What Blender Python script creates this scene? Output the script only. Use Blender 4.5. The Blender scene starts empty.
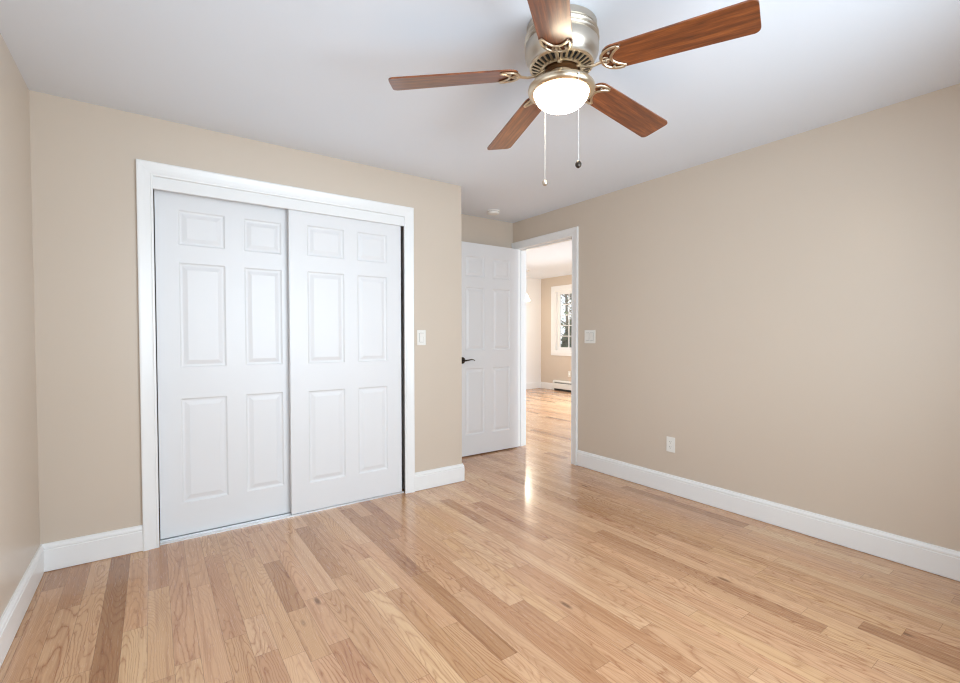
import bpy, math, random
from mathutils import Vector, Matrix
random.seed(7)
SC = bpy.context.scene
COL = SC.collection
PI = math.pi

# ------------------------------------------------------------------ camera
cam = bpy.data.cameras.new('camera')
cam.sensor_width = 36.0
cam.lens = 461.97 / 960 * 36.0
cam.shift_y = 5.8 / 960
cam.clip_start = 0.02
cam.clip_end = 200
CAM = bpy.data.objects.new('camera', cam)
COL.objects.link(CAM)
YAW, PITCH, ROLL = -0.6171, -0.0247, -0.0007
fw = Vector((-math.sin(YAW) * math.cos(PITCH), math.cos(YAW) * math.cos(PITCH), math.sin(PITCH)))
rt = fw.cross(Vector((0, 0, 1))).normalized()
up = rt.cross(fw)
r2 = rt * math.cos(ROLL) + up * math.sin(ROLL)
u2 = up * math.cos(ROLL) - rt * math.sin(ROLL)
CAM.matrix_world = Matrix(((r2.x, u2.x, -fw.x, 0.4835), (r2.y, u2.y, -fw.y, -3.211),
                           (r2.z, u2.z, -fw.z, 1.21), (0, 0, 0, 1)))
SC.camera = CAM

# ------------------------------------------------------------------ world, daylight, exposure
W = bpy.data.worlds.new('World')
SC.world = W
W.use_nodes = True
bg = W.node_tree.nodes['Background']
bg.inputs[0].default_value = (0.86, 0.93, 1.0, 1)
bg.inputs[1].default_value = 1.6


def area(name, loc, aim, sx, sy, power, col):
    l = bpy.data.lights.new(name, 'AREA')
    l.shape = 'RECTANGLE'
    l.size = sx
    l.size_y = sy
    l.energy = power
    l.color = col
    o = bpy.data.objects.new(name, l)
    COL.objects.link(o)
    l.spread = math.radians(150)
    o.location = loc
    o.rotation_euler = Vector(aim).to_track_quat('-Z', 'Z').to_euler()
    return o


DAY = (0.76, 0.895, 1.0)
area('daylight_window_behind', (1.85, -3.56, 1.45), (-0.12, 1, -0.1), 2.1, 1.35, 68, DAY)
area('daylight_window_left', (0.03, -2.2, 1.45), (1, 0.3, -0.45), 1.3, 1.3, 5, DAY)
area('fill_far_room_side', (7.79, 1.85, 1.25), (-1, 0.1, -0.7), 2.2, 1.9, 190, DAY)  # added fill lamp brightening the next room from an unseen stretch of wall
area('fill_far_room_end', (4.5, -3.56, 1.4), (0.25, 1, -0.3), 1.1, 1.6, 90, DAY)  # added fill from the unseen end, placed to spare the open door

vs = SC.view_settings
vs.view_transform = 'Standard'
vs.look = 'None'
vs.gamma = 1.0
vs.use_curve_mapping = False
vs.exposure = -0.15
try:
    SC.cycles.use_denoising = True
    SC.cycles.filter_width = 1.2
    SC.cycles.max_bounces = 12
    SC.cycles.diffuse_bounces = 8
    SC.cycles.sample_clamp_indirect = 8
except Exception:
    pass

# ------------------------------------------------------------------ dimensions (metres)
H = 2.44
XE = 2.575           # outer corner of the closet
XR = 3.715           # right wall
YD = 0.722           # back of the entry recess
YB = -3.6            # wall behind the camera
WT = 0.12
XF = 7.83            # far wall of the next room
YF = 4.70            # white wall of the next room
HF = 2.52

# ------------------------------------------------------------------ helpers


class MB:
    def __init__(self):
        self.v, self.f, self.sm = [], [], []

    def add(self, verts, faces, smooth=False):
        b = len(self.v)
        self.v += [tuple(x) for x in verts]
        self.f += [tuple(i + b for i in f) for f in faces]
        self.sm += [smooth] * len(faces)
        return self

    def box(self, a, b, tr=None):
        x0, y0, z0 = a
        x1, y1, z1 = b
        v = [(x0, y0, z0), (x1, y0, z0), (x1, y1, z0), (x0, y1, z0), (x0, y0, z1), (x1, y0, z1), (x1, y1, z1), (x0, y1, z1)]
        if tr:
            v = [tr(*p) for p in v]
        return self.add(v, [(0, 3, 2, 1), (4, 5, 6, 7), (0, 1, 5, 4), (1, 2, 6, 5), (2, 3, 7, 6), (3, 0, 4, 7)])

    def lathe(self, prof, c=(0, 0, 0), n=48, smooth=True, axis='z', a0=0, a1=2 * PI):
        vs, fs = [], []
        m = len(prof)
        full = abs(a1 - a0 - 2 * PI) < 1e-6
        k = n if full else n + 1
        for i in range(k):
            a = a0 + (a1 - a0) * i / n
            for r, z in prof:
                p = (r * math.cos(a), r * math.sin(a), z)
                if axis == 'y':
                    p = (p[0], -p[2], p[1])
                elif axis == 'x':
                    p = (p[2], p[0], p[1])
                vs.append((p[0] + c[0], p[1] + c[1], p[2] + c[2]))
        for i in range(n):
            j = (i + 1) % k
            for q in range(m - 1):
                fs.append((i * m + q, j * m + q, j * m + q + 1, i * m + q + 1))
        return self.add(vs, fs, smooth)

    def tube(self, pts, r, n=8, flat=1.0, closed=False, cap=True):
        pts = [Vector(p) for p in pts]
        rr = r if isinstance(r, (list, tuple)) else [r] * len(pts)
        vs, fs = [], []
        L = len(pts)
        prev = None
        for i, p in enumerate(pts):
            if closed:
                d = pts[(i + 1) % L] - pts[i - 1]
            else:
                d = pts[min(i + 1, L - 1)] - pts[max(i - 1, 0)]
            d.normalize()
            ref = Vector((0, 0, 1)) if abs(d.z) < 0.95 else (prev or Vector((0, 1, 0)))
            s = d.cross(ref).normalized()
            t = s.cross(d)
            prev = t if abs(d.z) < 0.95 else prev
            for k in range(n):
                a = 2 * PI * k / n
                vs.append(p + s * math.cos(a) * rr[i] + t * math.sin(a) * rr[i] * flat)
        for i in range(L if closed else L - 1):
            j = (i + 1) % L
            for k in range(n):
                q = (k + 1) % n
                fs.append((i * n + k, j * n + k, j * n + q, i * n + q))
        if cap and not closed:
            fs.append(tuple(range(n)))
            fs.append(tuple((L - 1) * n + k for k in reversed(range(n))))
        return self.add(vs, fs, True)

    def prism(self, outline, z0, z1, tr=None):
        n = len(outline)
        v = [(x, y, z0) for x, y in outline] + [(x, y, z1) for x, y in outline]
        if tr:
            v = [tr(*p) for p in v]
        f = [tuple(range(n - 1, -1, -1)), tuple(range(n, 2 * n))]
        f += [(i, (i + 1) % n, n + (i + 1) % n, n + i) for i in range(n)]
        return self.add(v, f)

    def build(self, name, mat, parent=None, loc=None, bevel=0, merge=False):
        me = bpy.data.meshes.new(name)
        off = Vector(loc) if loc else Vector((0, 0, 0))
        me.from_pydata([tuple(Vector(v) - off) for v in self.v], [], self.f)
        me.polygons.foreach_set('use_smooth', self.sm)
        import bmesh
        bm = bmesh.new()
        bm.from_mesh(me)
        if merge:
            bmesh.ops.remove_doubles(bm, verts=bm.verts, dist=1e-5)
        bmesh.ops.recalc_face_normals(bm, faces=bm.faces)
        bm.to_mesh(me)
        bm.free()
        me.materials.append(mat)
        o = bpy.data.objects.new(name, me)
        COL.objects.link(o)
        o.location = off
        if any(self.sm):
            try:
                me.set_sharp_from_angle(angle=math.radians(40))
            except Exception:
                pass
        if bevel:
            m = o.modifiers.new('bevel', 'BEVEL')
            m.width = bevel
            m.segments = 2
            m.limit_method = 'ANGLE'
        if parent:
            o.parent = parent
        return o


def tag(o, label=None, cat=None, group=None, kind=None):
    if label:
        o['label'] = label
    if cat:
        o['category'] = cat
    if group:
        o['group'] = group
    if kind:
        o['kind'] = kind
    return o


def struct(o, label, cat):
    return tag(o, label, cat, kind='structure')


def empty(name, loc):
    o = bpy.data.objects.new(name, None)
    o.empty_display_size = 0.05
    COL.objects.link(o)
    o.location = loc
    return o


# ------------------------------------------------------------------ materials
def srgb(r, g, b):
    f = lambda c: (c / 255 / 12.92) if c / 255 <= 0.04045 else ((c / 255 + 0.055) / 1.055) ** 2.4
    return (f(r), f(g), f(b), 1)


def mat(name, col, rough=0.5, metal=0.0, bump=0.0, bscale=200, coat=0.0, var=0.0, spec=0.5):
    m = bpy.data.materials.new(name)
    m.use_nodes = True
    nt = m.node_tree
    b = nt.nodes['Principled BSDF']
    b.inputs['Base Color'].default_value = col
    b.inputs['Roughness'].default_value = rough
    b.inputs['Metallic'].default_value = metal
    b.inputs['Coat Weight'].default_value = coat
    b.inputs['Specular IOR Level'].default_value = spec
    tc = nt.nodes.new('ShaderNodeTexCoord')
    nz = nt.nodes.new('ShaderNodeTexNoise')
    nz.inputs['Scale'].default_value = bscale
    nz.inputs['Detail'].default_value = 3
    nt.links.new(tc.outputs['Object'], nz.inputs['Vector'])
    if bump:
        bp = nt.nodes.new('ShaderNodeBump')
        bp.inputs['Strength'].default_value = bump
        bp.inputs['Distance'].default_value = 0.002
        nt.links.new(nz.outputs['Fac'], bp.inputs['Height'])
        nt.links.new(bp.outputs['Normal'], b.inputs['Normal'])
    if var:
        n2 = nt.nodes.new('ShaderNodeTexNoise')
        n2.inputs['Scale'].default_value = 1.7
        nt.links.new(tc.outputs['Object'], n2.inputs['Vector'])
        hs = nt.nodes.new('ShaderNodeHueSaturation')
        hs.inputs['Color'].default_value = col
        mr = nt.nodes.new('ShaderNodeMapRange')
        mr.inputs['To Min'].default_value = 1 - var
        mr.inputs['To Max'].default_value = 1 + var
        nt.links.new(n2.outputs['Fac'], mr.inputs['Value'])
        nt.links.new(mr.outputs['Result'], hs.inputs['Value'])
        nt.links.new(hs.outputs['Color'], b.inputs['Base Color'])
    return m


M = {}
M['wall'] = mat('tan_wall_paint', srgb(206, 193, 178), 0.33, bump=0.06, bscale=160, var=0.02)
M['white_wall'] = mat('white_wall_paint', srgb(238, 238, 238), 0.5, bump=0.05, bscale=160)
M['ceil'] = mat('ceiling_paint', srgb(227, 233, 241), 0.8, bump=0.05, bscale=120)
M['trim'] = mat('trim_paint', srgb(235, 236, 236), 0.3)
M['door'] = mat('door_paint', srgb(226, 227, 229), 0.38, bump=0.05, bscale=90)
M['plastic'] = mat('white_plastic', srgb(234, 233, 228), 0.35)
M['slot'] = mat('dark_slot', srgb(40, 38, 36), 0.6)
M['nickel'] = mat('brushed_nickel', srgb(198, 189, 176), 0.36, metal=1.0)
M['brass'] = mat('warm_nickel', srgb(216, 200, 176), 0.3, metal=1.0)
M['bronze'] = mat('dark_bronze', srgb(70, 62, 55), 0.35, metal=0.9)
M['fly'] = mat('flywheel_brown', srgb(96, 64, 36), 0.4, metal=0.6)
M['alu'] = mat('track_metal', srgb(222, 224, 226), 0.35, metal=0.3)
M['chain'] = mat('bead_chain_metal', srgb(225, 225, 222), 0.35, metal=0.5)
M['heater'] = mat('heater_enamel', srgb(232, 232, 228), 0.4)
M['bark'] = mat('bark', srgb(128, 118, 106), 0.9, bump=0.3, bscale=20)
M['needles'] = mat('evergreen_needles', srgb(66, 92, 62), 0.8)
M['leaf'] = mat('pale_leaves', srgb(140, 158, 118), 0.7)
M['lawn'] = mat('lawn', srgb(118, 122, 96), 0.9, var=0.2)


def glass_pane():
    m = bpy.data.materials.new('window_glass')
    m.use_nodes = True
    nt = m.node_tree
    nt.nodes.clear()
    o = nt.nodes.new('ShaderNodeOutputMaterial')
    t = nt.nodes.new('ShaderNodeBsdfTransparent')
    g = nt.nodes.new('ShaderNodeBsdfGlossy')
    g.inputs['Roughness'].default_value = 0.02
    fr = nt.nodes.new('ShaderNodeLayerWeight')
    fr.inputs['Blend'].default_value = 0.12
    mx = nt.nodes.new('ShaderNodeMixShader')
    nt.links.new(fr.outputs['Facing'], mx.inputs[0])
    nt.links.new(t.outputs[0], mx.inputs[1])
    nt.links.new(g.outputs[0], mx.inputs[2])
    nt.links.new(mx.outputs[0], o.inputs[0])
    return m


M['glass'] = glass_pane()


def emis(name, col, s):
    m = bpy.data.materials.new(name)
    m.use_nodes = True
    b = m.node_tree.nodes['Principled BSDF']
    b.inputs['Base Color'].default_value = (0.9, 0.88, 0.84, 1)
    b.inputs['Roughness'].default_value = 0.2
    b.inputs['Emission Color'].default_value = col
    b.inputs['Emission Strength'].default_value = s
    return m


M['bowl'] = emis('lit_frosted_glass', (1, 0.84, 0.62, 1), 32)
M['pendant'] = emis('lit_pendant_glass', (1, 0.95, 0.88, 1), 5)


class NT:
    """small node-graph helper"""
    def __init__(self, m):
        self.t = m.node_tree

    def n(self, typ, **kw):
        x = self.t.nodes.new(typ)
        for k, v in kw.items():
            setattr(x, k, v)
        return x

    def set(self, node, i, v):
        if hasattr(v, 'is_output'):
            self.t.links.new(v, node.inputs[i])
        else:
            node.inputs[i].default_value = v

    def math(self, op, a, b=0.0, c=None):
        x = self.n('ShaderNodeMath', operation=op)
        self.set(x, 0, a)
        self.set(x, 1, b)
        if c is not None:
            self.set(x, 2, c)
        return x.outputs[0]

    def mix(self, fac, a, b, mode='MIX'):
        x = self.n('ShaderNodeMix', data_type='RGBA', blend_type=mode)
        self.set(x, 0, fac)
        self.set(x, 6, a)
        self.set(x, 7, b)
        return x.outputs[2]

    def noise(self, vec, scale, detail=2.0, rough=0.5, dist=0.0):
        x = self.n('ShaderNodeTexNoise')
        self.set(x, 'Vector', vec)
        self.set(x, 'Scale', scale)
        self.set(x, 'Detail', detail)
        self.set(x, 'Roughness', rough)
        self.set(x, 'Distortion', dist)
        return x.outputs['Fac']

    def xyz(self, x, y, z):
        c = self.n('ShaderNodeCombineXYZ')
        self.set(c, 0, x)
        self.set(c, 1, y)
        self.set(c, 2, z)
        return c.outputs[0]

    def range(self, v, a, b, c, d):
        x = self.n('ShaderNodeMapRange')
        for i, q in enumerate((v, a, b, c, d)):
            self.set(x, i, q)
        return x.outputs[0]

    def ramp(self, v, stops):
        x = self.n('ShaderNodeValToRGB')
        self.set(x, 0, v)
        e = x.color_ramp.elements
        while len(e) < len(stops):
            e.new(0.5)
        for el, (p, c) in zip(e, stops):
            el.position = p
            el.color = c
        return x.outputs[0]


def oak_floor():
    m = bpy.data.materials.new('oak_strip_floor')
    m.use_nodes = True
    g = NT(m)
    b = m.node_tree.nodes['Principled BSDF']
    at = g.n('ShaderNodeAttribute', attribute_name='plank')      # r = tone, g = seed, b = figure
    sp = g.n('ShaderNodeSeparateColor')
    g.set(sp, 0, at.outputs['Color'])
    tone, seed, fig = sp.outputs[0], sp.outputs[1], sp.outputs[2]
    uv = g.n('ShaderNodeUVMap', uv_map='plank_uv')                   # metres from the plank's left edge / end
    su = g.n('ShaderNodeSeparateXYZ')
    g.set(su, 0, uv.outputs[0])
    x, y = su.outputs[0], su.outputs[1]
    sx = g.math('MULTIPLY', seed, 47.0)
    # growth rings cut at a slant: contour lines of a stretched noise give cathedral figure
    wob = g.noise(g.xyz(g.math('ADD', g.math('MULTIPLY', x, 40.0), sx), g.math('MULTIPLY', y, 14.0), 3.0), 1.0, 2.0)
    fld = g.noise(g.xyz(g.math('ADD', g.math('MULTIPLY', x, 8.0), sx), g.math('MULTIPLY', y, 0.95), g.math('MULTIPLY', seed, 31.0)), 1.0, 1.2, 0.4)
    fld = g.math('ADD', fld, g.math('MULTIPLY', wob, 0.035))
    dens = g.range(fig, 0.0, 1.0, 16.0, 44.0)
    ring = g.math('FRACT', g.math('MULTIPLY', fld, dens))
    ring = g.math('ABSOLUTE', g.math('SUBTRACT', g.math('MULTIPLY', ring, 2.0), 1.0))
    ring = g.math('POWER', ring, 3.6)
    pore = g.noise(g.xyz(g.math('ADD', g.math('MULTIPLY', x, 240.0), sx), g.math('MULTIPLY', y, 14.0), seed), 1.0, 2.0, 0.6)
    streak = g.noise(g.xyz(g.math('ADD', g.math('MULTIPLY', x, 60.0), sx), g.math('MULTIPLY', y, 1.6), seed), 1.0, 3.0, 0.6)
    base = g.ramp(tone, [(0.0, srgb(152, 108, 76)), (0.25, srgb(190, 148, 112)), (0.5, srgb(206, 167, 131)),
                         (0.75, srgb(214, 177, 141)), (1.0, srgb(221, 189, 153))])
    base = g.mix(1.0, base, g.ramp(g.math('FRACT', g.math('MULTIPLY', seed, 7.3)), [(0.0, (0.95, 0.87, 0.82, 1)), (0.5, (0.94, 0.90, 0.87, 1)), (1.0, (0.97, 0.93, 0.83, 1))]), 'MULTIPLY')
    dark = g.mix(1.0, base, srgb(172, 124, 88), 'MULTIPLY')
    rf = g.math('MULTIPLY', ring, g.range(pore, 0.3, 0.7, 0.35, 1.0))
    col = g.mix(g.math('MULTIPLY', rf, g.range(g.math('FRACT', g.math('MULTIPLY', seed, 3.1)), 0.0, 1.0, 0.35, 1.0)), base, dark)
    col = g.mix(g.range(streak, 0.48, 0.75, 0.0, 0.45), col, dark)
    col = g.mix(g.range(pore, 0.6, 0.78, 0.0, 0.35), col, dark)
    # small knots
    kn = g.n('ShaderNodeTexVoronoi')
    g.set(kn, 'Vector', g.xyz(g.math('ADD', g.math('MULTIPLY', x, 5.0), sx), g.math('MULTIPLY', y, 1.6), seed))
    g.set(kn, 'Scale', 1.0)
    col = g.mix(g.range(kn.outputs['Distance'], 0.03, 0.075, 0.8, 0.0), col, srgb(104, 66, 40))
    # joints between planks
    ln = at.outputs['Alpha']
    dx = g.math('MINIMUM', x, g.math('SUBTRACT', PW, x))
    dy = g.math('MINIMUM', y, g.math('SUBTRACT', g.math('MULTIPLY', ln, 4.0), y))
    d = g.math('MINIMUM', dx, dy)
    gap = g.range(d, 0.0004, 0.0013, 0.55, 0.0)
    col = g.mix(gap, col, srgb(96, 62, 38))
    g.set(b, 'Base Color', col)
    g.set(b, 'Roughness', g.range(pore, 0.3, 0.75, 0.2, 0.3))
    g.set(b, 'Coat Weight', 0.3)
    g.set(b, 'Coat Roughness', 0.12)
    bp = g.n('ShaderNodeBump')
    g.set(bp, 'Strength', 0.12)
    g.set(bp, 'Distance', 0.001)
    g.set(bp, 'Height', g.math('SUBTRACT', g.math('MULTIPLY', ring, -0.4), gap))
    g.set(b, 'Normal', bp.outputs[0])
    return m


PW = 0.0826


def blade_wood():
    m = bpy.data.materials.new('walnut_blade_wood')
    m.use_nodes = True
    g = NT(m)
    b = m.node_tree.nodes['Principled BSDF']
    tc = g.n('ShaderNodeTexCoord')
    oi = g.n('ShaderNodeObjectInfo')
    s = g.n('ShaderNodeSeparateXYZ')
    g.set(s, 0, tc.outputs['Object'])
    rn = g.math('MULTIPLY', oi.outputs['Random'], 20.0)
    a = g.noise(g.xyz(g.math('MULTIPLY', s.outputs[0], 5.0), g.math('ADD', g.math('MULTIPLY', s.outputs[1], 75.0), rn), rn), 1.0, 4.0, 0.6, 0.4)
    c = g.noise(g.xyz(g.math('MULTIPLY', s.outputs[0], 30.0), g.math('ADD', g.math('MULTIPLY', s.outputs[1], 500.0), rn), rn), 1.0, 2.0, 0.6)
    col = g.ramp(g.math('ADD', g.math('MULTIPLY', a, 0.75), g.math('MULTIPLY', c, 0.25)),
                 [(0.3, srgb(72, 34, 14)), (0.5, srgb(112, 58, 26)), (0.7, srgb(152, 86, 40))])
    g.set(b, 'Base Color', col)
    g.set(b, 'Roughness', 0.33)
    g.set(b, 'Coat Weight', 0.6)
    g.set(b, 'Coat Roughness', 0.22)
    return m


M['oak'] = oak_floor()
M['blade'] = blade_wood()

# ------------------------------------------------------------------ floor: one surface, planks as its own pattern
import bmesh as _bm


def make_floor():
    rnd = random.Random(11)
    x0, x1, y0, y1 = -0.12, XF + 0.12, YB - 0.12, YF + 0.12
    k0 = math.floor((x0 - 0.285) / PW)
    forced = {0: [(-1.22, -0.025, 0.10)], 8: [(-1.10, -0.57, 0.16)], 11: [(-0.93, -0.2, 0.18)], 15: [(-1.14, -0.65, 0.14)],
              23: [(-0.81, -0.3, 0.2)], 17: [(-2.4, -1.3, 0.25)], 13: [(-1.9, -1.2, 0.3)], 5: [(-1.15, -0.3, 0.3)]}
    verts, faces, cols, uvs = [], [], [], []
    k = k0
    while 0.285 + k * PW < x1:
        a = max(0.285 + k * PW, x0)
        c = min(0.285 + (k + 1) * PW, x1)
        segs = []
        y = y0 - rnd.random() * 0.8
        fl = sorted(forced.get(k, []))
        while y < y1:
            L = min(1.5, max(0.28, rnd.gauss(0.75, 0.3)))
            e = y + L
            for (f0, f1, tn) in fl:
                if y < f0 - 0.01 < e + 0.25 or (y < f0 and e > f0):
                    e = f0
                elif abs(y - f0) < 1e-6:
                    e = f1
            tn = None
            for (f0, f1, t_) in fl:
                if abs(y - f0) < 1e-6:
                    tn = t_
            segs.append((y, e, tn))
            y = e
        for (s, e, tn) in segs:
            lo, hi = max(s, y0), min(e, y1)
            if hi - lo < 1e-4:
                continue
            t = tn if tn is not None else min(1, max(0.12, rnd.gauss(0.56, 0.17)))
            if tn is None and rnd.random() < 0.06:
                t = rnd.uniform(0.1, 0.3)
            col = (t, rnd.random(), rnd.random(), (e - s) / 4.0)
            i = len(verts)
            verts += [(a, lo, 0), (c, lo, 0), (c, hi, 0), (a, hi, 0)]
            faces.append((i, i + 1, i + 2, i + 3))
            ox = 0.285 + k * PW
            for (px, py) in ((a, lo), (c, lo), (c, hi), (a, hi)):
                cols.append(col)
                uvs.append((px - ox, py - s))
        k += 1
    n_top = len(faces)
    i = len(verts)                                    # underside and edges of the slab
    verts += [(x0, y0, -0.08), (x1, y0, -0.08), (x1, y1, -0.08), (x0, y1, -0.08), (x0, y0, 0), (x1, y0, 0), (x1, y1, 0), (x0, y1, 0)]
    for q in ((0, 3, 2, 1), (0, 1, 5, 4), (1, 2, 6, 5), (2, 3, 7, 6), (3, 0, 4, 7)):
        faces.append(tuple(i + w for w in q))
        for _ in range(4):
            cols.append((0.5, 0.5, 0.5, 0.5))
            uvs.append((0.04, 0.5))
    me = bpy.data.meshes.new('floor')
    me.from_pydata(verts, [], faces)
    ca = me.attributes.new('plank', 'FLOAT_COLOR', 'CORNER')
    ca.data.foreach_set('color', [v for c in cols for v in c])
    ul = me.uv_layers.new(name='plank_uv')
    ul.data.foreach_set('uv', [v for c in uvs for v in c])
    me.materials.append(M['oak'])
    o = bpy.data.objects.new('floor', me)
    COL.objects.link(o)
    return struct(o, 'pale oak strip floor running through both rooms', 'floor')


make_floor()


# ------------------------------------------------------------------ walls and ceilings
def slab(name, ax, c0, c1, u0, u1, z0, z1, holes, m, label, cat='wall'):
    """wall slab between c0..c1 on axis ax, spanning u0..u1 on the other, with rectangular holes (ua,ub,za,zb)"""
    us = sorted({u0, u1} | {h[0] for h in holes} | {h[1] for h in holes})
    zs = sorted({z0, z1} | {h[2] for h in holes} | {h[3] for h in holes})
    us = [u for u in us if u0 <= u <= u1]
    zs = [z for z in zs if z0 <= z <= z1]

    def solid(i, j):
        if i < 0 or j < 0 or i >= len(us) - 1 or j >= len(zs) - 1:
            return False
        uc, zc = (us[i] + us[i + 1]) / 2, (zs[j] + zs[j + 1]) / 2
        return not any(h[0] < uc < h[1] and h[2] < zc < h[3] for h in holes)

    P = (lambda c, u, z: (c, u, z)) if ax == 'x' else (lambda c, u, z: (u, c, z))
    b = MB()
    for i in range(len(us) - 1):
        for j in range(len(zs) - 1):
            if not solid(i, j):
                continue
            a, e, s, t = us[i], us[i + 1], zs[j], zs[j + 1]
            for c in (c0, c1):
                b.add([P(c, a, s), P(c, e, s), P(c, e, t), P(c, a, t)], [(0, 1, 2, 3)])
            for (di, dj, q) in ((-1, 0, ((a, s), (a, t))), (1, 0, ((e, s), (e, t))), (0, -1, ((a, s), (e, s))), (0, 1, ((a, t), (e, t)))):
                if not solid(i + di, j + dj):
                    (p0, p1), (p2, p3) = q
                    b.add([P(c0, p0, p1), P(c0, p2, p3), P(c1, p2, p3), P(c1, p0, p1)], [(0, 1, 2, 3)])
    return struct(b.build(name, m, merge=True), label, cat)


CU0, CU1, CZ1 = 0.5, 2.053, 2.112         # closet opening
DY0, DY1, DZ1 = -0.160, 0.648, 2.146       # doorway opening
WB = (0.8, 2.9, 0.75, 2.15)               # window behind the camera
WL = (-2.8, -1.4, 0.75, 2.15)             # window in the left wall, outside the picture
WF = (3.0, 4.265, 0.86, 2.225)              # window of the next room (y0,y1,z0,z1)

slab('wall_left', 'x', -WT, 0, YB - WT, YD + WT, 0, H, [WL], M['wall'], 'tan wall at the left edge of the picture')
slab('wall_closet', 'y', 0, 0.115, 0, XE, 0, H, [(CU0 - 0.012, CU1 + 0.036, -1, CZ1)], M['wall'], 'tan wall around the sliding closet doors')
slab('wall_recess_side', 'x', XE - 0.1, XE, 0.115, YD, 0, H, [], M['wall'], 'side wall between closet and entry recess')
slab('wall_recess', 'y', YD, YD + WT, 0, XR, 0, H, [], M['wall'], 'tan wall of the entry recess behind the open door')
slab('wall_right', 'x', XR, XR + WT, YB - WT, YF + WT, 0, HF, [(DY0, DY1, -1, DZ1)], M['wall'], 'long tan wall on the right with the doorway')
slab('wall_behind', 'y', YB - WT, YB, 0, XF + WT, 0, HF, [WB, (3.95, 5.05, 0.6, 2.2)], M['wall'], 'tan wall behind the viewer')
slab('wall_far', 'x', XF, XF + WT, YB, YF, 0, HF, [WF, (0.75, 2.95, 0.25, 2.25)], M['wall'], 'tan wall of the next room holding its window')
slab('wall_hall', 'y', YF, YF + WT, XR + WT, XF + WT, 0, HF, [], M['white_wall'], 'white wall of the next room seen through the doorway')
struct(MB().box((-WT, YB - WT, H), (XR, YD + WT, H + 0.1)).build('ceiling', M['ceil']), 'flat white bedroom ceiling with the fan', 'ceiling')
struct(MB().box((XR, YB - WT, HF), (XF + WT, YF + WT, HF + 0.1)).build('ceiling_hall', M['ceil']), 'white ceiling of the next room through the doorway', 'ceiling')


# ------------------------------------------------------------------ baseboards
BH = 0.145
BP = [(0, 0), (0.009, 0), (0.009, 0.0035), (0.0155, 0.0035), (0.016, 0.0045), (0.016, 0.112), (0.0135, 0.114), (0.0135, 0.118), (0.0155, 0.121), (0.0145, 0.128), (0.010, 0.136), (0.0085, BH - 0.002), (0.007, BH), (0, BH)]


def baseboard(name, path, side, label, m=None):
    """path of 2-D points along the wall foot; side +1 = board grows to the left of travel"""
    n = len(path)
    offs = []
    for i in range(n):
        ns = []
        for a, b in ((i - 1, i), (i, i + 1)):
            if 0 <= a and b < n:
                d = (Vector(path[b]) - Vector(path[a])).normalized()
                ns.append(Vector((-d.y, d.x)) * side)
        if len(ns) == 2:
            s = ns[0] + ns[1]
            offs.append(s / (1 + ns[0].dot(ns[1])))
        else:
            offs.append(ns[0])
    b = MB()
    k = len(BP)
    v = []
    for p, o in zip(path, offs):
        for (t, z) in BP:
            v.append((p[0] + o.x * t, p[1] + o.y * t, z))
    f = []
    for i in range(n - 1):
        for q in range(k):
            w = (q + 1) % k
            f.append((i * k + q, (i + 1) * k + q, (i + 1) * k + w, i * k + w))
    f.append(tuple(range(k)))
    f.append(tuple((n - 1) * k + q for q in range(k)))
    b.add(v, f)
    return struct(b.build(name, m or M['trim']), label, 'baseboard')


baseboard('baseboard_left', [(0, YB), (0, 0), (0.425, 0)], -1, 'white baseboard from the left wall round to the closet casing')
baseboard('baseboard_closet', [(2.128, 0), (XE, 0), (XE, YD), (XR - 0.02, YD)], -1, 'short white baseboard right of the closet turning the corner')
baseboard('baseboard_right', [(XR, DY0 - 0.078), (XR, YB)], -1, 'long white baseboard along the right wall')
baseboard('baseboard_hall', [(XR + WT, YF), (XF, YF), (XF, 4.29)], -1, 'white baseboard in the next room left of the heater')


# ------------------------------------------------------------------ casings
def casing(b, P, u0, u1, z1, prof, z0=0.0, four=False):
    """mitred moulding round an opening; P(u, z, d) -> point; profile (w outward from the opening, d off the wall)"""
    pts = []
    for (w, d) in prof:
        if four:
            pts.append([P(u0 - w, z0 - w, d), P(u0 - w, z1 + w, d), P(u1 + w, z1 + w, d), P(u1 + w, z0 - w, d)])
        else:
            pts.append([P(u0 - w, z0, d), P(u0 - w, z1 + w, d), P(u1 + w, z1 + w, d), P(u1 + w, z0, d)])
    k = len(prof)
    v = [p for row in pts for p in row]
    f = []
    for q in range(k):
        w = (q + 1) % k
        for s in range(4 if four else 3):
            t = (s + 1) % 4
            f.append((q * 4 + s, q * 4 + t, w * 4 + t, w * 4 + s))
    if not four:
        f.append(tuple(q * 4 for q in range(k)))
        f.append(tuple(q * 4 + 3 for q in range(k)))
    b.add(v, f)


CP = [(0, 0), (0, 0.010), (0.003, 0.0125), (0.010, 0.0135), (0.014, 0.0115), (0.018, 0.013), (0.040, 0.0155), (0.058, 0.019), (0.066, 0.021), (0.073, 0.021), (0.076, 0.018), (0.076, 0)]
b = MB()
casing(b, lambda u, z, d: (u, -d, z), CU0, CU1, CZ1, CP)
t1 = struct(b.build('trim_1', M['trim']), 'white moulded casing framing the sliding closet doors', 'door casing')
b = MB()                                        # lining of the closet opening
b.box((CU0 - 0.013, 0.002, 0), (CU0 - 0.008, 0.114, CZ1))
b.box((CU1 + 0.032, 0.002, 0), (CU1 + 0.037, 0.114, CZ1))
b.box((CU0 - 0.008, 0.002, CZ1 - 0.012), (CU1 + 0.032, 0.114, CZ1 + 0.001))
b.build('jamb', M['trim'], t1)
MB().box((CU0 - 0.006, -0.006, 2.042), (CU1 + 0.03, 0.012, CZ1 - 0.012)).build('header_board', M['trim'], t1, bevel=0.002)
b = MB()
b.box((CU0 - 0.006, 0.014, 2.075), (CU1 + 0.03, 0.112, 2.099))
b.build('top_track', M['alu'], t1)
b = MB()
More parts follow.
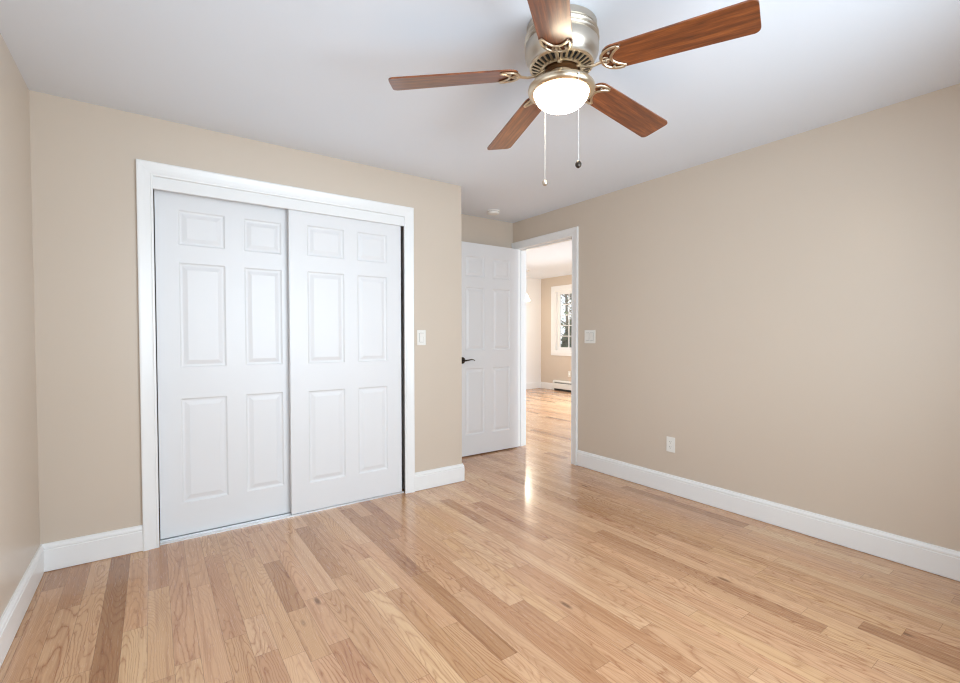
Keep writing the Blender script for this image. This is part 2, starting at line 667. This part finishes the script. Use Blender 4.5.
b.box((CU0 + 0.004, 0.014, 0.0), (CU1 - 0.002, 0.110, 0.005))
b.box((CU0 + 0.004, 0.014, 0.005), (CU1 - 0.002, 0.0165, 0.011))
b.box((CU0 + 0.004, 0.0585, 0.005), (CU1 - 0.002, 0.0605, 0.011))
b.build('bottom_track', M['alu'], t1)

b = MB()
casing(b, lambda u, z, d: (XR - d, u, z), DY0, DY1, DZ1, [(w * 0.97, d) for w, d in CP])
t2 = struct(b.build('trim_2', M['trim']), 'white casing and jambs of the open doorway', 'door casing')
b = MB()
b.box((XR - 0.003, DY0 - 0.001, 0), (XR + WT + 0.003, DY0 + 0.003, DZ1))
b.box((XR - 0.003, DY1 - 0.003, 0), (XR + WT + 0.003, DY1 + 0.001, DZ1))
b.box((XR - 0.003, DY0 + 0.003, DZ1 - 0.003), (XR + WT + 0.003, DY1 - 0.003, DZ1 + 0.001))
b.build('jamb', M['trim'], t2)
b = MB()
b.box((XR + 0.045, DY0 + 0.003, 0), (XR + 0.08, DY0 + 0.013, DZ1 - 0.003))
b.box((XR + 0.045, DY1 - 0.013, 0), (XR + 0.08, DY1 - 0.003, DZ1 - 0.003))
b.box((XR + 0.045, DY0 + 0.013, DZ1 - 0.013), (XR + 0.08, DY1 - 0.013, DZ1 - 0.003))
b.build('door_stop', M['trim'], t2)
b = MB()
casing(b, lambda u, z, d: (XR + WT + d, u, z), DY0, DY1, DZ1, CP)
b.build('casing', M['trim'], t2)


# ------------------------------------------------------------------ six-panel doors
def panel_door(name, O, U, N, w, z0, z1, th, cols, rows, label):
    """O = foot of the front face's first edge, U along the width, N out of the front face"""
    U, N = Vector(U), Vector(N)
    O = Vector(O)
    P = lambda u, z, d: tuple(O + U * u + N * d + Vector((0, 0, z)))
    DP = 0.011
    us = sorted({0, w} | {c for q in cols for c in q})
    zs = sorted({z0, z1} | {c for q in rows for c in q})
    hole = lambda uc, zc: any(a < uc < c for a, c in cols) and any(a < zc < c for a, c in rows)
    b = MB()
    for i in range(len(us) - 1):
        for j in range(len(zs) - 1):
            a, e, s, t = us[i], us[i + 1], zs[j], zs[j + 1]
            hh = hole((a + e) / 2, (s + t) / 2)
            d = -DP if hh else 0
            b.add([P(a, s, d), P(e, s, d), P(e, t, d), P(a, t, d)], [(0, 1, 2, 3)])
            if hh:
                for (p, q) in (((a, s), (e, s)), ((e, s), (e, t)), ((e, t), (a, t)), ((a, t), (a, s))):
                    b.add([P(*p, 0), P(*q, 0), P(*q, d), P(*p, d)], [(0, 1, 2, 3)])
            b.add([P(a, s, -th), P(e, s, -th), P(e, t, -th), P(a, t, -th)], [(0, 1, 2, 3)])
    for i in range(len(us) - 1):
        for z in (z0, z1):
            b.add([P(us[i], z, 0), P(us[i + 1], z, 0), P(us[i + 1], z, -th), P(us[i], z, -th)], [(0, 1, 2, 3)])
    for j in range(len(zs) - 1):
        for u in (0, w):
            b.add([P(u, zs[j], 0), P(u, zs[j + 1], 0), P(u, zs[j + 1], -th), P(u, zs[j], -th)], [(0, 1, 2, 3)])
    o = struct(b.build(name, M['door'], merge=True), label, 'door')
    prof = [(0.0, -DP), (0.0, -0.0005), (0.003, -0.0035), (0.008, -0.0075), (0.013, -0.0085), (0.019, -0.0085), (0.040, -0.002), (0.043, -0.0012)]
    for (s, t) in rows:
        for (a, e) in cols:
            q = MB()
            v = []
            for (i_, d) in prof:
                v += [P(a + i_, s + i_, d), P(e - i_, s + i_, d), P(e - i_, t - i_, d), P(a + i_, t - i_, d)]
            f = [(3, 2, 1, 0)]
            k = len(prof)
            for m_ in range(k - 1):
                for c in range(4):
                    n_ = (c + 1) % 4
                    f.append((m_ * 4 + c, m_ * 4 + n_, m_ * 4 + 4 + n_, m_ * 4 + 4 + c))
            f.append(tuple((k - 1) * 4 + c for c in range(4)))
            q.add(v, f)
            q.build('panel', M['door'], o)
    return o


ROWS = [(0.205, 0.835), (1.022, 1.648), (1.752, 1.958)]
door_1 = panel_door('door_1', (0.506, 0.073, 0), (1, 0, 0), (0, -1, 0), 0.800, 0.013, 2.077, 0.035,
                    [(0.113, 0.357), (0.464, 0.688)], ROWS, 'left white six-panel sliding closet door, behind its neighbour')
door_2 = panel_door('door_2', (1.230, 0.020, 0), (1, 0, 0), (0, -1, 0), 0.806, 0.013, 2.077, 0.035,
                    [(0.116, 0.368), (0.464, 0.692)], ROWS, 'right white six-panel sliding closet door, in front of its neighbour')
DW, DX1, DF = 0.790, 3.692, 0.604
door_3 = panel_door('door_3', (DX1 - DW, DF, 0), (1, 0, 0), (0, -1, 0), DW, 0.012, 2.137, 0.035,
                    [(0.112, 0.345), (0.450, 0.680)], [(0.215, 0.885), (1.065, 1.695), (1.80, 2.005)],
                    'white six-panel door standing open in the entry recess')
# lever handle and hinges
hx, hz = DX1 - DW + 0.072, 0.968
lev = MB()
lev.lathe([(0, 0), (0.033, 0), (0.033, 0.006), (0.027, 0.011), (0.013, 0.014), (0.011, 0.05), (0.0, 0.05)], (hx, DF, hz), 28, axis='y')
lv = lev.build('door_handle', M['bronze'], door_3)
tag(lv, 'dark bronze lever handle')
lp = MB()
lp.tube([(hx - 0.004, DF - 0.045, hz), (hx + 0.02, DF - 0.047, hz), (hx + 0.05, DF - 0.046, hz + 0.003), (hx + 0.085, DF - 0.043, hz + 0.009), (hx + 0.112, DF - 0.042, hz + 0.004), (hx + 0.125, DF - 0.042, hz - 0.004)],
        [0.012, 0.011, 0.009, 0.0075, 0.006, 0.005], 10, 0.75)
lp.build('lever', M['bronze'], lv)
for z in (0.25, 1.07, 1.88):
    h = MB()
    h.box((DX1 - 0.001, DF + 0.004, z - 0.045), (DX1 + 0.022, DF + 0.034, z + 0.045))
    h.box((DX1 + 0.002, DF + 0.034, z - 0.045), (XR + 0.03, DF + 0.0405, z + 0.045))
    h.build('hinge', M['trim'], door_3)


# ------------------------------------------------------------------ windows
def window(name, ax, c_in, c_out, rect, label, lights, single=False):
    """double-hung window filling a wall hole; c_in = room-side wall plane, c_out = outer plane"""
    u0, u1, z0, z1 = rect
    s = 1 if c_out > c_in else -1
    P = (lambda u, z, d: (c_in + s * d, u, z)) if ax == 'x' else (lambda u, z, d: (u, c_in + s * d, z))

    def bx(b, ua, ub, za, zb, da, db):
        p, q = P(ua, za, da), P(ub, zb, db)
        b.box(tuple(map(min, p, q)), tuple(map(max, p, q)))

    T = abs(c_out - c_in)
    b = MB()
    casing(b, lambda u, z, d: P(u, z, -d), u0, u1, z1, [(0, 0), (0, 0.012), (0.01, 0.016), (0.07, 0.019), (0.085, 0.022), (0.088, 0.018), (0.088, 0)], z0=z0, four=True)
    w = struct(b.build(name, M['trim']), label, 'window')
    b = MB()
    j = 0.035 if single else 0.022
    bx(b, u0, u0 + j, z0, z1, 0, T)
    bx(b, u1 - j, u1, z0, z1, 0, T)
    bx(b, u0 + j, u1 - j, z0, z0 + j, 0, T)
    bx(b, u0 + j, u1 - j, z1 - j, z1, 0, T)
    b.build('frame', M['trim'], w)
    zm = (z0 + z1) / 2
    cols, rows = lights
    for (a, e, d0) in (((z0 + j, z1 - j, 0.06),) if single else ((z0 + j, zm + 0.016, 0.055), (zm - 0.016, z1 - j, 0.085))):
        st = 0.078 if single else 0.042
        b = MB()
        ua, ub = u0 + j, u1 - j
        bx(b, ua, ua + st, a, e, d0, d0 + 0.028)
        bx(b, ub - st, ub, a, e, d0, d0 + 0.028)
        bx(b, ua + st, ub - st, a, a + st * 0.8, d0, d0 + 0.028)
        bx(b, ua + st, ub - st, e - st * 0.8, e, d0, d0 + 0.028)
        sash = b.build('sash', M['trim'], w)
        b = MB()
        for k in range(1, cols):
            x = ua + st + (ub - ua - 2 * st) * k / cols
            bx(b, x - 0.009, x + 0.009, a + st * 0.8, e - st * 0.8, d0 + 0.006, d0 + 0.022)
        for k in range(1, rows):
            z = a + st + (e - a - 1.8 * st) * k / rows
            bx(b, ua + st, ub - st, z - 0.009, z + 0.009, d0 + 0.006, d0 + 0.022)
        b.build('muntin', M['trim'], sash)
        b = MB()
        bx(b, ua + st, ub - st, a + st * 0.8, e - st * 0.8, d0 + 0.012, d0 + 0.015)
        b.build('pane', M['glass'], sash)
    return w


window('window_1', 'x', XF, XF + WT, WF, 'white window with small panes in the next room', (4, 5), single=True)
window('window_2', 'y', YB, YB - WT, WB, 'white window in the wall behind the viewer', (3, 2))
window('window_3', 'x', 0, -WT, WL, 'white window in the left wall beside the viewer', (3, 2))
window('added_window_4', 'y', YB, YB - WT, (3.95, 5.05, 0.6, 2.2), 'tall white unseen window added to light the next room from its near end', (3, 3))  # unseen opening, added to go with the end fill lamp
window('added_window_5', 'x', XF, XF + WT, (0.75, 2.95, 0.25, 2.25), 'tall white unseen window added to light the next room from its long side', (4, 3))  # added out of view around the side fill lamp


# ------------------------------------------------------------------ switches and outlets
def plate(name, label, cat, O, U, N, w, h, gangs, kind):
    O, U, N = Vector(O), Vector(U), Vector(N)
    Z = Vector((0, 0, 1))
    e = empty(name, O)
    tag(e, label, cat)

    def bx(b, ua, ub, za, zb, da, db):
        v = [U * u + Z * z + N * d for d in (da, db) for (u, z) in ((ua, za), (ub, za), (ub, zb), (ua, zb))]
        b.add(v, [(3, 2, 1, 0), (4, 5, 6, 7), (0, 1, 5, 4), (1, 2, 6, 5), (2, 3, 7, 6), (3, 0, 4, 7)])

    b = MB()
    bx(b, -w / 2, w / 2, -h / 2, h / 2, 0, 0.006)
    b.build('cover_plate', M['plastic'], e, bevel=0.002)
    for g in range(gangs):
        c = (g - (gangs - 1) / 2) * 0.050
        if kind == 'rocker':
            b = MB()
            bx(b, c - 0.0185, c + 0.0185, -0.036, 0.036, 0.0055, 0.0064)
            b.build('rocker_surround', M['slot'], e)
            b = MB()
            v = [U * u + Z * z + N * d for (u, z, d) in ((c - .017, -.0345, .006), (c + .017, -.0345, .006), (c + .017, .0345, .006), (c - .017, .0345, .006),
                                                          (c - .017, -.0345, .0085), (c + .017, -.0345, .0085), (c + .017, 0, .0075), (c - .017, 0, .0075), (c + .017, .0345, .0125), (c - .017, .0345, .0125))]
            b.add(v, [(3, 2, 1, 0), (4, 5, 6, 7), (7, 6, 8, 9), (0, 1, 5, 4), (2, 3, 9, 8), (1, 2, 8, 6, 5), (3, 0, 4, 7, 9)])
            b.build('rocker', M['plastic'], e)
        else:
            for z in (-0.0195, 0.0195):
                b = MB()
                out = []
                for q in range(24):
                    a = 2 * PI * q / 24
                    out.append((0.0175 * math.cos(a), max(-0.0135, min(0.0135, 0.0175 * math.sin(a)))))
                pts = [U * (c + x) + Z * (z + y) + N * 0.004 for x, y in out] + [U * (c + x) + Z * (z + y) + N * 0.0078 for x, y in out]
                b.add(pts, [tuple(range(24)), tuple(range(24, 48))] + [(i, (i + 1) % 24, 24 + (i + 1) % 24, 24 + i) for i in range(24)])
                r = b.build('receptacle', M['plastic'], e)
                b = MB()
                bx(b, c - 0.0075, c - 0.0055, z - 0.001, z + 0.008, 0.0070, 0.0082)
                bx(b, c + 0.0055, c + 0.0075, z + 0.0, z + 0.007, 0.0070, 0.0082)
                bx(b, c - 0.002, c + 0.002, z - 0.010, z - 0.006, 0.0070, 0.0082)
                b.build('slot', M['slot'], r)
    return e


plate('light_switch', 'single white rocker switch right of the closet', 'light switch', (2.199, 0, 1.197), (1, 0, 0), (0, -1, 0), 0.074, 0.118, 1, 'rocker')
plate('light_switch', 'double white rocker switch right of the doorway', 'light switch', (XR, -0.378, 1.202), (0, -1, 0), (-1, 0, 0), 0.124, 0.118, 2, 'rocker')
plate('wall_outlet', 'white duplex outlet low on the right wall above its baseboard', 'outlet', (XR, -1.185, 0.377), (0, -1, 0), (-1, 0, 0), 0.070, 0.115, 1, 'duplex')
plate('wall_outlet', 'white outlet above the baseboard heater in the next room', 'outlet', (XF, 3.80, 0.385), (0, -1, 0), (-1, 0, 0), 0.075, 0.12, 1, 'duplex')

# ------------------------------------------------------------------ smoke detector
sd = empty('smoke_detector', (3.245, 0.45, H))
tag(sd, 'round white smoke detector on the ceiling near the doorway', 'smoke detector')
MB().lathe([(0, 0), (0.062, 0), (0.062, -0.008), (0.058, -0.010)], n=40).build('base', M['plastic'], sd)
MB().lathe([(0.058, -0.009), (0.058, -0.020), (0.052, -0.030), (0.036, -0.034), (0.034, -0.032), (0.0, -0.034)], n=40).build('cover', M['plastic'], sd)
MB().lathe([(0.056, -0.0095), (0.0585, -0.011), (0.0585, -0.0125), (0.056, -0.014)], n=40).build('vent_slot', M['slot'], sd)

# ------------------------------------------------------------------ ceiling fan
FX, FY = 1.836, -1.869
fan = empty('ceiling_fan', (FX, FY, H))
tag(fan, 'five-blade ceiling fan with lit glass bowl and brushed nickel motor', 'ceiling fan')
hs = MB()
hs.lathe([(0, 0), (0.134, 0), (0.139, -0.004), (0.139, -0.028), (0.135, -0.031), (0.142, -0.036), (0.146, -0.043), (0.142, -0.049), (0.139, -0.051),
          (0.145, -0.056), (0.148, -0.062), (0.144, -0.068), (0.140, -0.070), (0.145, -0.075), (0.147, -0.082), (0.146, -0.104), (0.141, -0.120), (0.132, -0.134), (0.127, -0.142), (0.126, -0.150), (0.0, -0.150)], n=72)
mh = hs.build('motor_housing', M['nickel'], fan)
vb = MB()
vb.lathe([(0.124, -0.148), (0.121, -0.153), (0.076, -0.168), (0.076, -0.150)], n=64)
vring = vb.build('vent_ring', M['slot'], fan)
vf = MB()
vf.lathe([(0.126, -0.148), (0.127, -0.154), (0.123, -0.158), (0.117, -0.159), (0.117, -0.152)], n=64)
vf.lathe([(0.086, -0.164), (0.086, -0.1685), (0.079, -0.173), (0.074, -0.171), (0.074, -0.150)], n=64)
for k in range(32):
    a = 2 * PI * k / 32
    ca, sa = math.cos(a), math.sin(a)
    vf.box((0.083, -0.0044, -0.0035), (0.120, 0.0044, 0.001),
           tr=lambda x, y, z: (x * ca - y * sa, x * sa + y * ca, z - 0.157 - (0.120 - x) * 0.3))
vf.build('grille', M['brass'], vring)
fl = MB()
fl.lathe([(0, -0.150), (0.066, -0.150), (0.066, -0.176), (0.060, -0.180), (0.0, -0.180)], n=48)
fl.build('flywheel', M['fly'], fan)
nk = MB()
nk.lathe([(0, -0.178), (0.046, -0.178), (0.052, -0.184), (0.052, -0.214), (0.058, -0.218), (0, -0.218)], n=48)
nk.build('switch_housing', M['brass'], fan)
lr = MB()
lr.lathe([(0.0, -0.216), (0.062, -0.217), (0.100, -0.221), (0.122, -0.229), (0.131, -0.238), (0.1335, -0.247), (0.131, -0.256), (0.125, -0.262), (0.116, -0.265), (0.109, -0.263), (0.107, -0.255), (0.0, -0.248)], n=72)
lr.build('light_ring', M['brass'], fan)
bw = MB()
prof = []
for k in range(15):
    t = k / 14 * PI / 2
    prof.append((0.1085 * math.cos(t) ** 0.9, -0.256 - 0.068 * math.sin(t)))
bw.lathe(prof, n=56)
bo = bw.build('glass_bowl', M['bowl'], fan)
tag(bo, 'lit frosted white glass bowl')

# blades
out = []
R0, R1, W0, W1 = 0.174, 0.686, 0.120, 0.140


def arc(cx, cy, r, a0, a1, n=7):
    return [(cx + r * math.cos(a0 + (a1 - a0) * i / n), cy + r * math.sin(a0 + (a1 - a0) * i / n)) for i in range(n + 1)]


rc = 0.022
out += arc(R0 + 0.045, -W0 / 2 + 0.045, 0.045, PI, 1.5 * PI)
out += arc(R1 - rc, -W1 / 2 + rc, rc, 1.5 * PI, 2 * PI)
out += arc(R1 - rc, W1 / 2 - rc, rc, 0, PI / 2)
out += arc(R0 + 0.045, W0 / 2 - 0.045, 0.045, PI / 2, PI)
bl = MB().prism(out, -0.003, 0.003)
arm = MB()
zb = -0.0075
arm.tube([(0.052, 0, 0.012), (0.075, 0, 0.006), (0.105, 0, -0.010), (0.135, 0, -0.014), (0.158, 0, zb - 0.002), (0.172, 0, zb)], [0.009, 0.0075, 0.006, 0.006, 0.0065, 0.006], 10, 0.8)
horn = [(0.248, 0.047), (0.240, 0.053), (0.226, 0.053), (0.208, 0.050), (0.192, 0.043), (0.178, 0.031), (0.171, 0.016), (0.169, 0.0)]
horn = [(x, y, zb) for x, y in horn] + [(x, -y, zb) for x, y in reversed(horn[:-1])]
arm.tube(horn, [0.004, 0.0055] + [0.006] * 11 + [0.0055, 0.004], 8, 0.7)
inn = [(0.248, 0.047), (0.232, 0.037), (0.219, 0.026), (0.209, 0.013), (0.206, 0.0)]
inn = [(x, y, zb) for x, y in inn] + [(x, -y, zb) for x, y in reversed(inn[:-1])]
arm.tube(inn, 0.0055, 8, 0.7)
arm.tube([(0.160, 0, zb), (0.178, 0, zb), (0.196, 0, zb), (0.206, 0, zb)], [0.006, 0.0045, 0.006, 0.003], 8, 0.7)
for s in (1, -1):
    arm.tube([(0.162, 0.004 * s, zb), (0.176, 0.014 * s, zb), (0.186, 0.016 * s, zb), (0.196, 0.010 * s, zb)], 0.0032, 6, 0.7)
A0 = 2.539
OFF = [-0.0185, 0.012, 0.0187, -0.0062, 0.04]
PH, CONE = -0.195, 0.071
for k in range(5):
    th = A0 - math.radians(72 * k) + OFF[k]
    if k == 0:
        blade0 = bl.build('fan_blade', M['blade'], fan)
        arm0 = arm.build('blade_arm', M['brass'], fan)
        bb, aa = blade0, arm0
        screws = []
        for (x, y) in ((0.207, 0.036), (0.207, -0.036), (0.186, 0.0)):
            s_ = MB().lathe([(0, zb - 0.0065), (0.003, zb - 0.006), (0.0048, zb - 0.004), (0.0048, 0.0)], (x, y, 0), 12)
            screws.append(s_.build('screw', M['nickel'], arm0))
    else:
        bb = blade0.copy()
        COL.objects.link(bb)
        aa = arm0.copy()
        COL.objects.link(aa)
        bb.parent = fan
        aa.parent = fan
        for q in screws:
            sc_ = q.copy()
            COL.objects.link(sc_)
            sc_.parent = aa
    for o in (bb, aa):
        o.location = (0, 0, 2.268 - H)
        o.rotation_euler = (PH, CONE, th)

# pull chains
fx, fy = 0.70966, 0.70454


def chain(lat, dep, z_end, kind):
    x, y = fy * lat + fx * dep, -fx * lat + fy * dep
    c = MB()
    c.lathe([(0, 0.006), (0.0035, 0.004), (0.004, 0), (0.003, -0.005), (0, -0.006)], (x, y, -0.252), 10)
    c.tube([(x, y, -0.252), (x, y, z_end - H)], 0.0008, 6)
    z = -0.256
    while z > z_end - H:
        c.lathe([(0, 0.0022), (0.0012, 0.0012), (0.0017, 0), (0.0012, -0.0012), (0, -0.0022)], (x, y, z), 6)
        z -= 0.0062
    ch = c.build('pull_chain', M['chain'], fan)
    f = MB()
    zc = z_end - H
    if kind == 'ball':
        pr = [(0, 0.0125), (0.003, 0.011)] + [(0.0125 * math.sin(PI * q / 10), 0.0125 * math.cos(PI * q / 10) - 0.002) for q in range(2, 11)]
        f.lathe(pr, (x, y, zc), 18)
        q = f.build('fob', M['nickel'], ch)
    else:
        pr = [(0, 0.0145), (0.004, 0.013), (0.0085, 0.009), (0.0118, 0.003), (0.0118, -0.004), (0.0085, -0.010), (0.004, -0.0135), (0, -0.0145)]
        f.lathe(pr, (x, y, zc), 8, smooth=False)
        q = f.build('fob', M['bronze'], ch)
        tag(q, 'dark bronze pull fob')


chain(-0.068, 0.120, 1.870, 'ball')
chain(0.064, -0.122, 1.852, 'drop')

# ------------------------------------------------------------------ next room: heater, pendant
ht = empty('baseboard_heater', (XF, 3.5, 0))
tag(ht, 'low white baseboard heater under the window of the next room', 'heater')
hy0, hy1 = -2.2, 0.742
b = MB()
b.prism([(0, 0.0), (-0.006, 0.0), (-0.006, 0.215), (-0.045, 0.215), (-0.062, 0.196), (-0.062, 0.188), (-0.066, 0.188), (-0.066, 0.200), (-0.047, 0.222), (0, 0.222)], hy0, hy1, tr=lambda x, z, y: (x, y, z))
b.build('back_panel', M['heater'], ht)
b = MB()
b.prism([(-0.060, 0.045), (-0.066, 0.045), (-0.070, 0.055), (-0.070, 0.160), (-0.060, 0.168), (-0.056, 0.165), (-0.064, 0.157), (-0.064, 0.056)], hy0 + 0.03, hy1 - 0.03, tr=lambda x, z, y: (x, y, z))
b.build('front_panel', M['heater'], ht)
b = MB()
b.box((-0.061, hy0 + 0.04, 0.004), (-0.010, hy1 - 0.04, 0.17))  # fin block carried down as a dark toe, painting the shaded gap below
b.build('fin_and_gap_shade', M['slot'], ht)
for y in (hy0, hy1):
    s = 1 if y == hy0 else -1
    b = MB()
    b.prism([(0, 0), (-0.068, 0.0), (-0.072, 0.02), (-0.072, 0.19), (-0.048, 0.224), (0, 0.224)], min(y, y + s * 0.04), max(y, y + s * 0.04), tr=lambda x, z, yy: (x, yy, z))
    b.build('end_cap', M['heater'], ht)

pn = empty('pendant_light', (6.62, 3.83, HF))
tag(pn, 'small lit white cone pendant lamp in the next room', 'pendant lamp')
MB().lathe([(0, 0), (0.06, 0), (0.06, -0.012), (0.045, -0.022), (0.006, -0.026), (0, -0.026)], n=28).build('canopy', M['plastic'], pn)
MB().tube([(0, 0, -0.02), (0, 0, -0.45)], 0.003, 8).build('cord', M['plastic'], pn)
MB().lathe([(0, -0.43), (0.012, -0.43), (0.014, -0.472), (0.0, -0.472)], n=20).build('socket_cap', M['plastic'], pn)
MB().lathe([(0.0, -0.468), (0.014, -0.470), (0.020, -0.480), (0.080, -0.608), (0.077, -0.609), (0.018, -0.484), (0.0, -0.480)], n=32).build('lamp_shade', M['pendant'], pn)
pl = bpy.data.lights.new('pendant_bulb', 'POINT')
pl.energy = 28
pl.color = (1.0, 0.89, 0.72)
pl.shadow_soft_size = 0.05
po = bpy.data.objects.new('pendant_bulb', pl)
COL.objects.link(po)
po.parent = pn
po.location = (0, 0, -0.64)

# ------------------------------------------------------------------ outside the far window
struct(MB().box((XF + 0.6, -14, -0.5), (60, 50, -0.3)).build('ground', M['lawn']), 'dull green lawn beyond the far window', 'ground')


def tree(name, label, cat, x, y, h, crown_r, leafmat, conifer, seed):
    rd = random.Random(seed)
    e = empty(name, (x, y, -0.3))
    tag(e, label, cat)
    t = MB()
    t.tube([(0, 0, 0), (0.05, 0, h * 0.4), (0, 0.05, h * 0.75), (0, 0, h * 0.97)], [0.10, 0.075, 0.05, 0.02], 10)
    tips = []
    if not conifer:
        for k in range(26):
            z = h * rd.uniform(0.15, 0.92)
            a = rd.uniform(0, 2 * PI)
            L = crown_r * rd.uniform(0.5, 1.0) * (1.1 - 0.5 * z / h)
            p0 = Vector((0, 0, z))
            p1 = p0 + Vector((math.cos(a) * L * 0.5, math.sin(a) * L * 0.5, L * 0.3))
            p2 = p0 + Vector((math.cos(a) * L, math.sin(a) * L, L * rd.uniform(0.3, 0.8)))
            t.tube([p0, p1, p2], [0.04, 0.025, 0.008], 6)
            for q in range(4):
                f = rd.uniform(0.4, 1)
                s0 = p0.lerp(p2, f)
                s1 = s0 + Vector((rd.uniform(-1, 1), rd.uniform(-1, 1), rd.uniform(-0.2, 1))) * 0.6
                t.tube([s0, s1], [0.012, 0.005], 5)
                tips += [s0, s1]
            tips.append(p2)
    t.build('trunk', M['bark'], e)
    lf = MB()
    n = 2600 if conifer else 420
    for _ in range(n):
        if conifer:
            f = rd.random() ** 0.6
            z = h * (1 - f * 0.97)
            rr = crown_r * f * (0.55 + 0.45 * rd.random()) * (0.85 + 0.15 * math.sin(z * 14))
            a = rd.uniform(0, 2 * PI)
            c = Vector((rr * math.cos(a), rr * math.sin(a), z))
            d = Vector((math.cos(a), math.sin(a), -0.4)).normalized()
            s = rd.uniform(0.12, 0.25)
            wv = Vector((-d.y, d.x, rd.uniform(-0.4, 0.4))).normalized() * s * 0.35
            lf.add([c - wv, c + wv, c + d * s], [(0, 1, 2)])
        else:
            c = rd.choice(tips) + Vector((rd.gauss(0, 0.18), rd.gauss(0, 0.18), rd.gauss(0, 0.18)))
            d = Vector((rd.uniform(-1, 1), rd.uniform(-1, 1), rd.uniform(-1, 1))).normalized() * 0.11
            wv = d.cross(Vector((0.3, 0.5, 0.8))).normalized() * 0.05
            lf.add([c - d, c + wv, c + d, c - wv], [(0, 1, 2, 3)])
    lf.build('foliage', leafmat, e)
    return e


tree('evergreen_tree', 'dark evergreen tree beyond the far window', 'tree', 14.4, 10.05, 2.15, 0.8, M['needles'], True, 3)
tree('leafy_tree', 'loose pale-leaved tree behind the dark evergreen beyond the far window', 'tree', 19.5, 15.2, 6.0, 1.9, M['leaf'], False, 5)
tree('leafy_tree', 'farthest pale-leaved tree beyond the far window', 'tree', 26.0, 20.9, 7.0, 2.2, M['leaf'], False, 9)
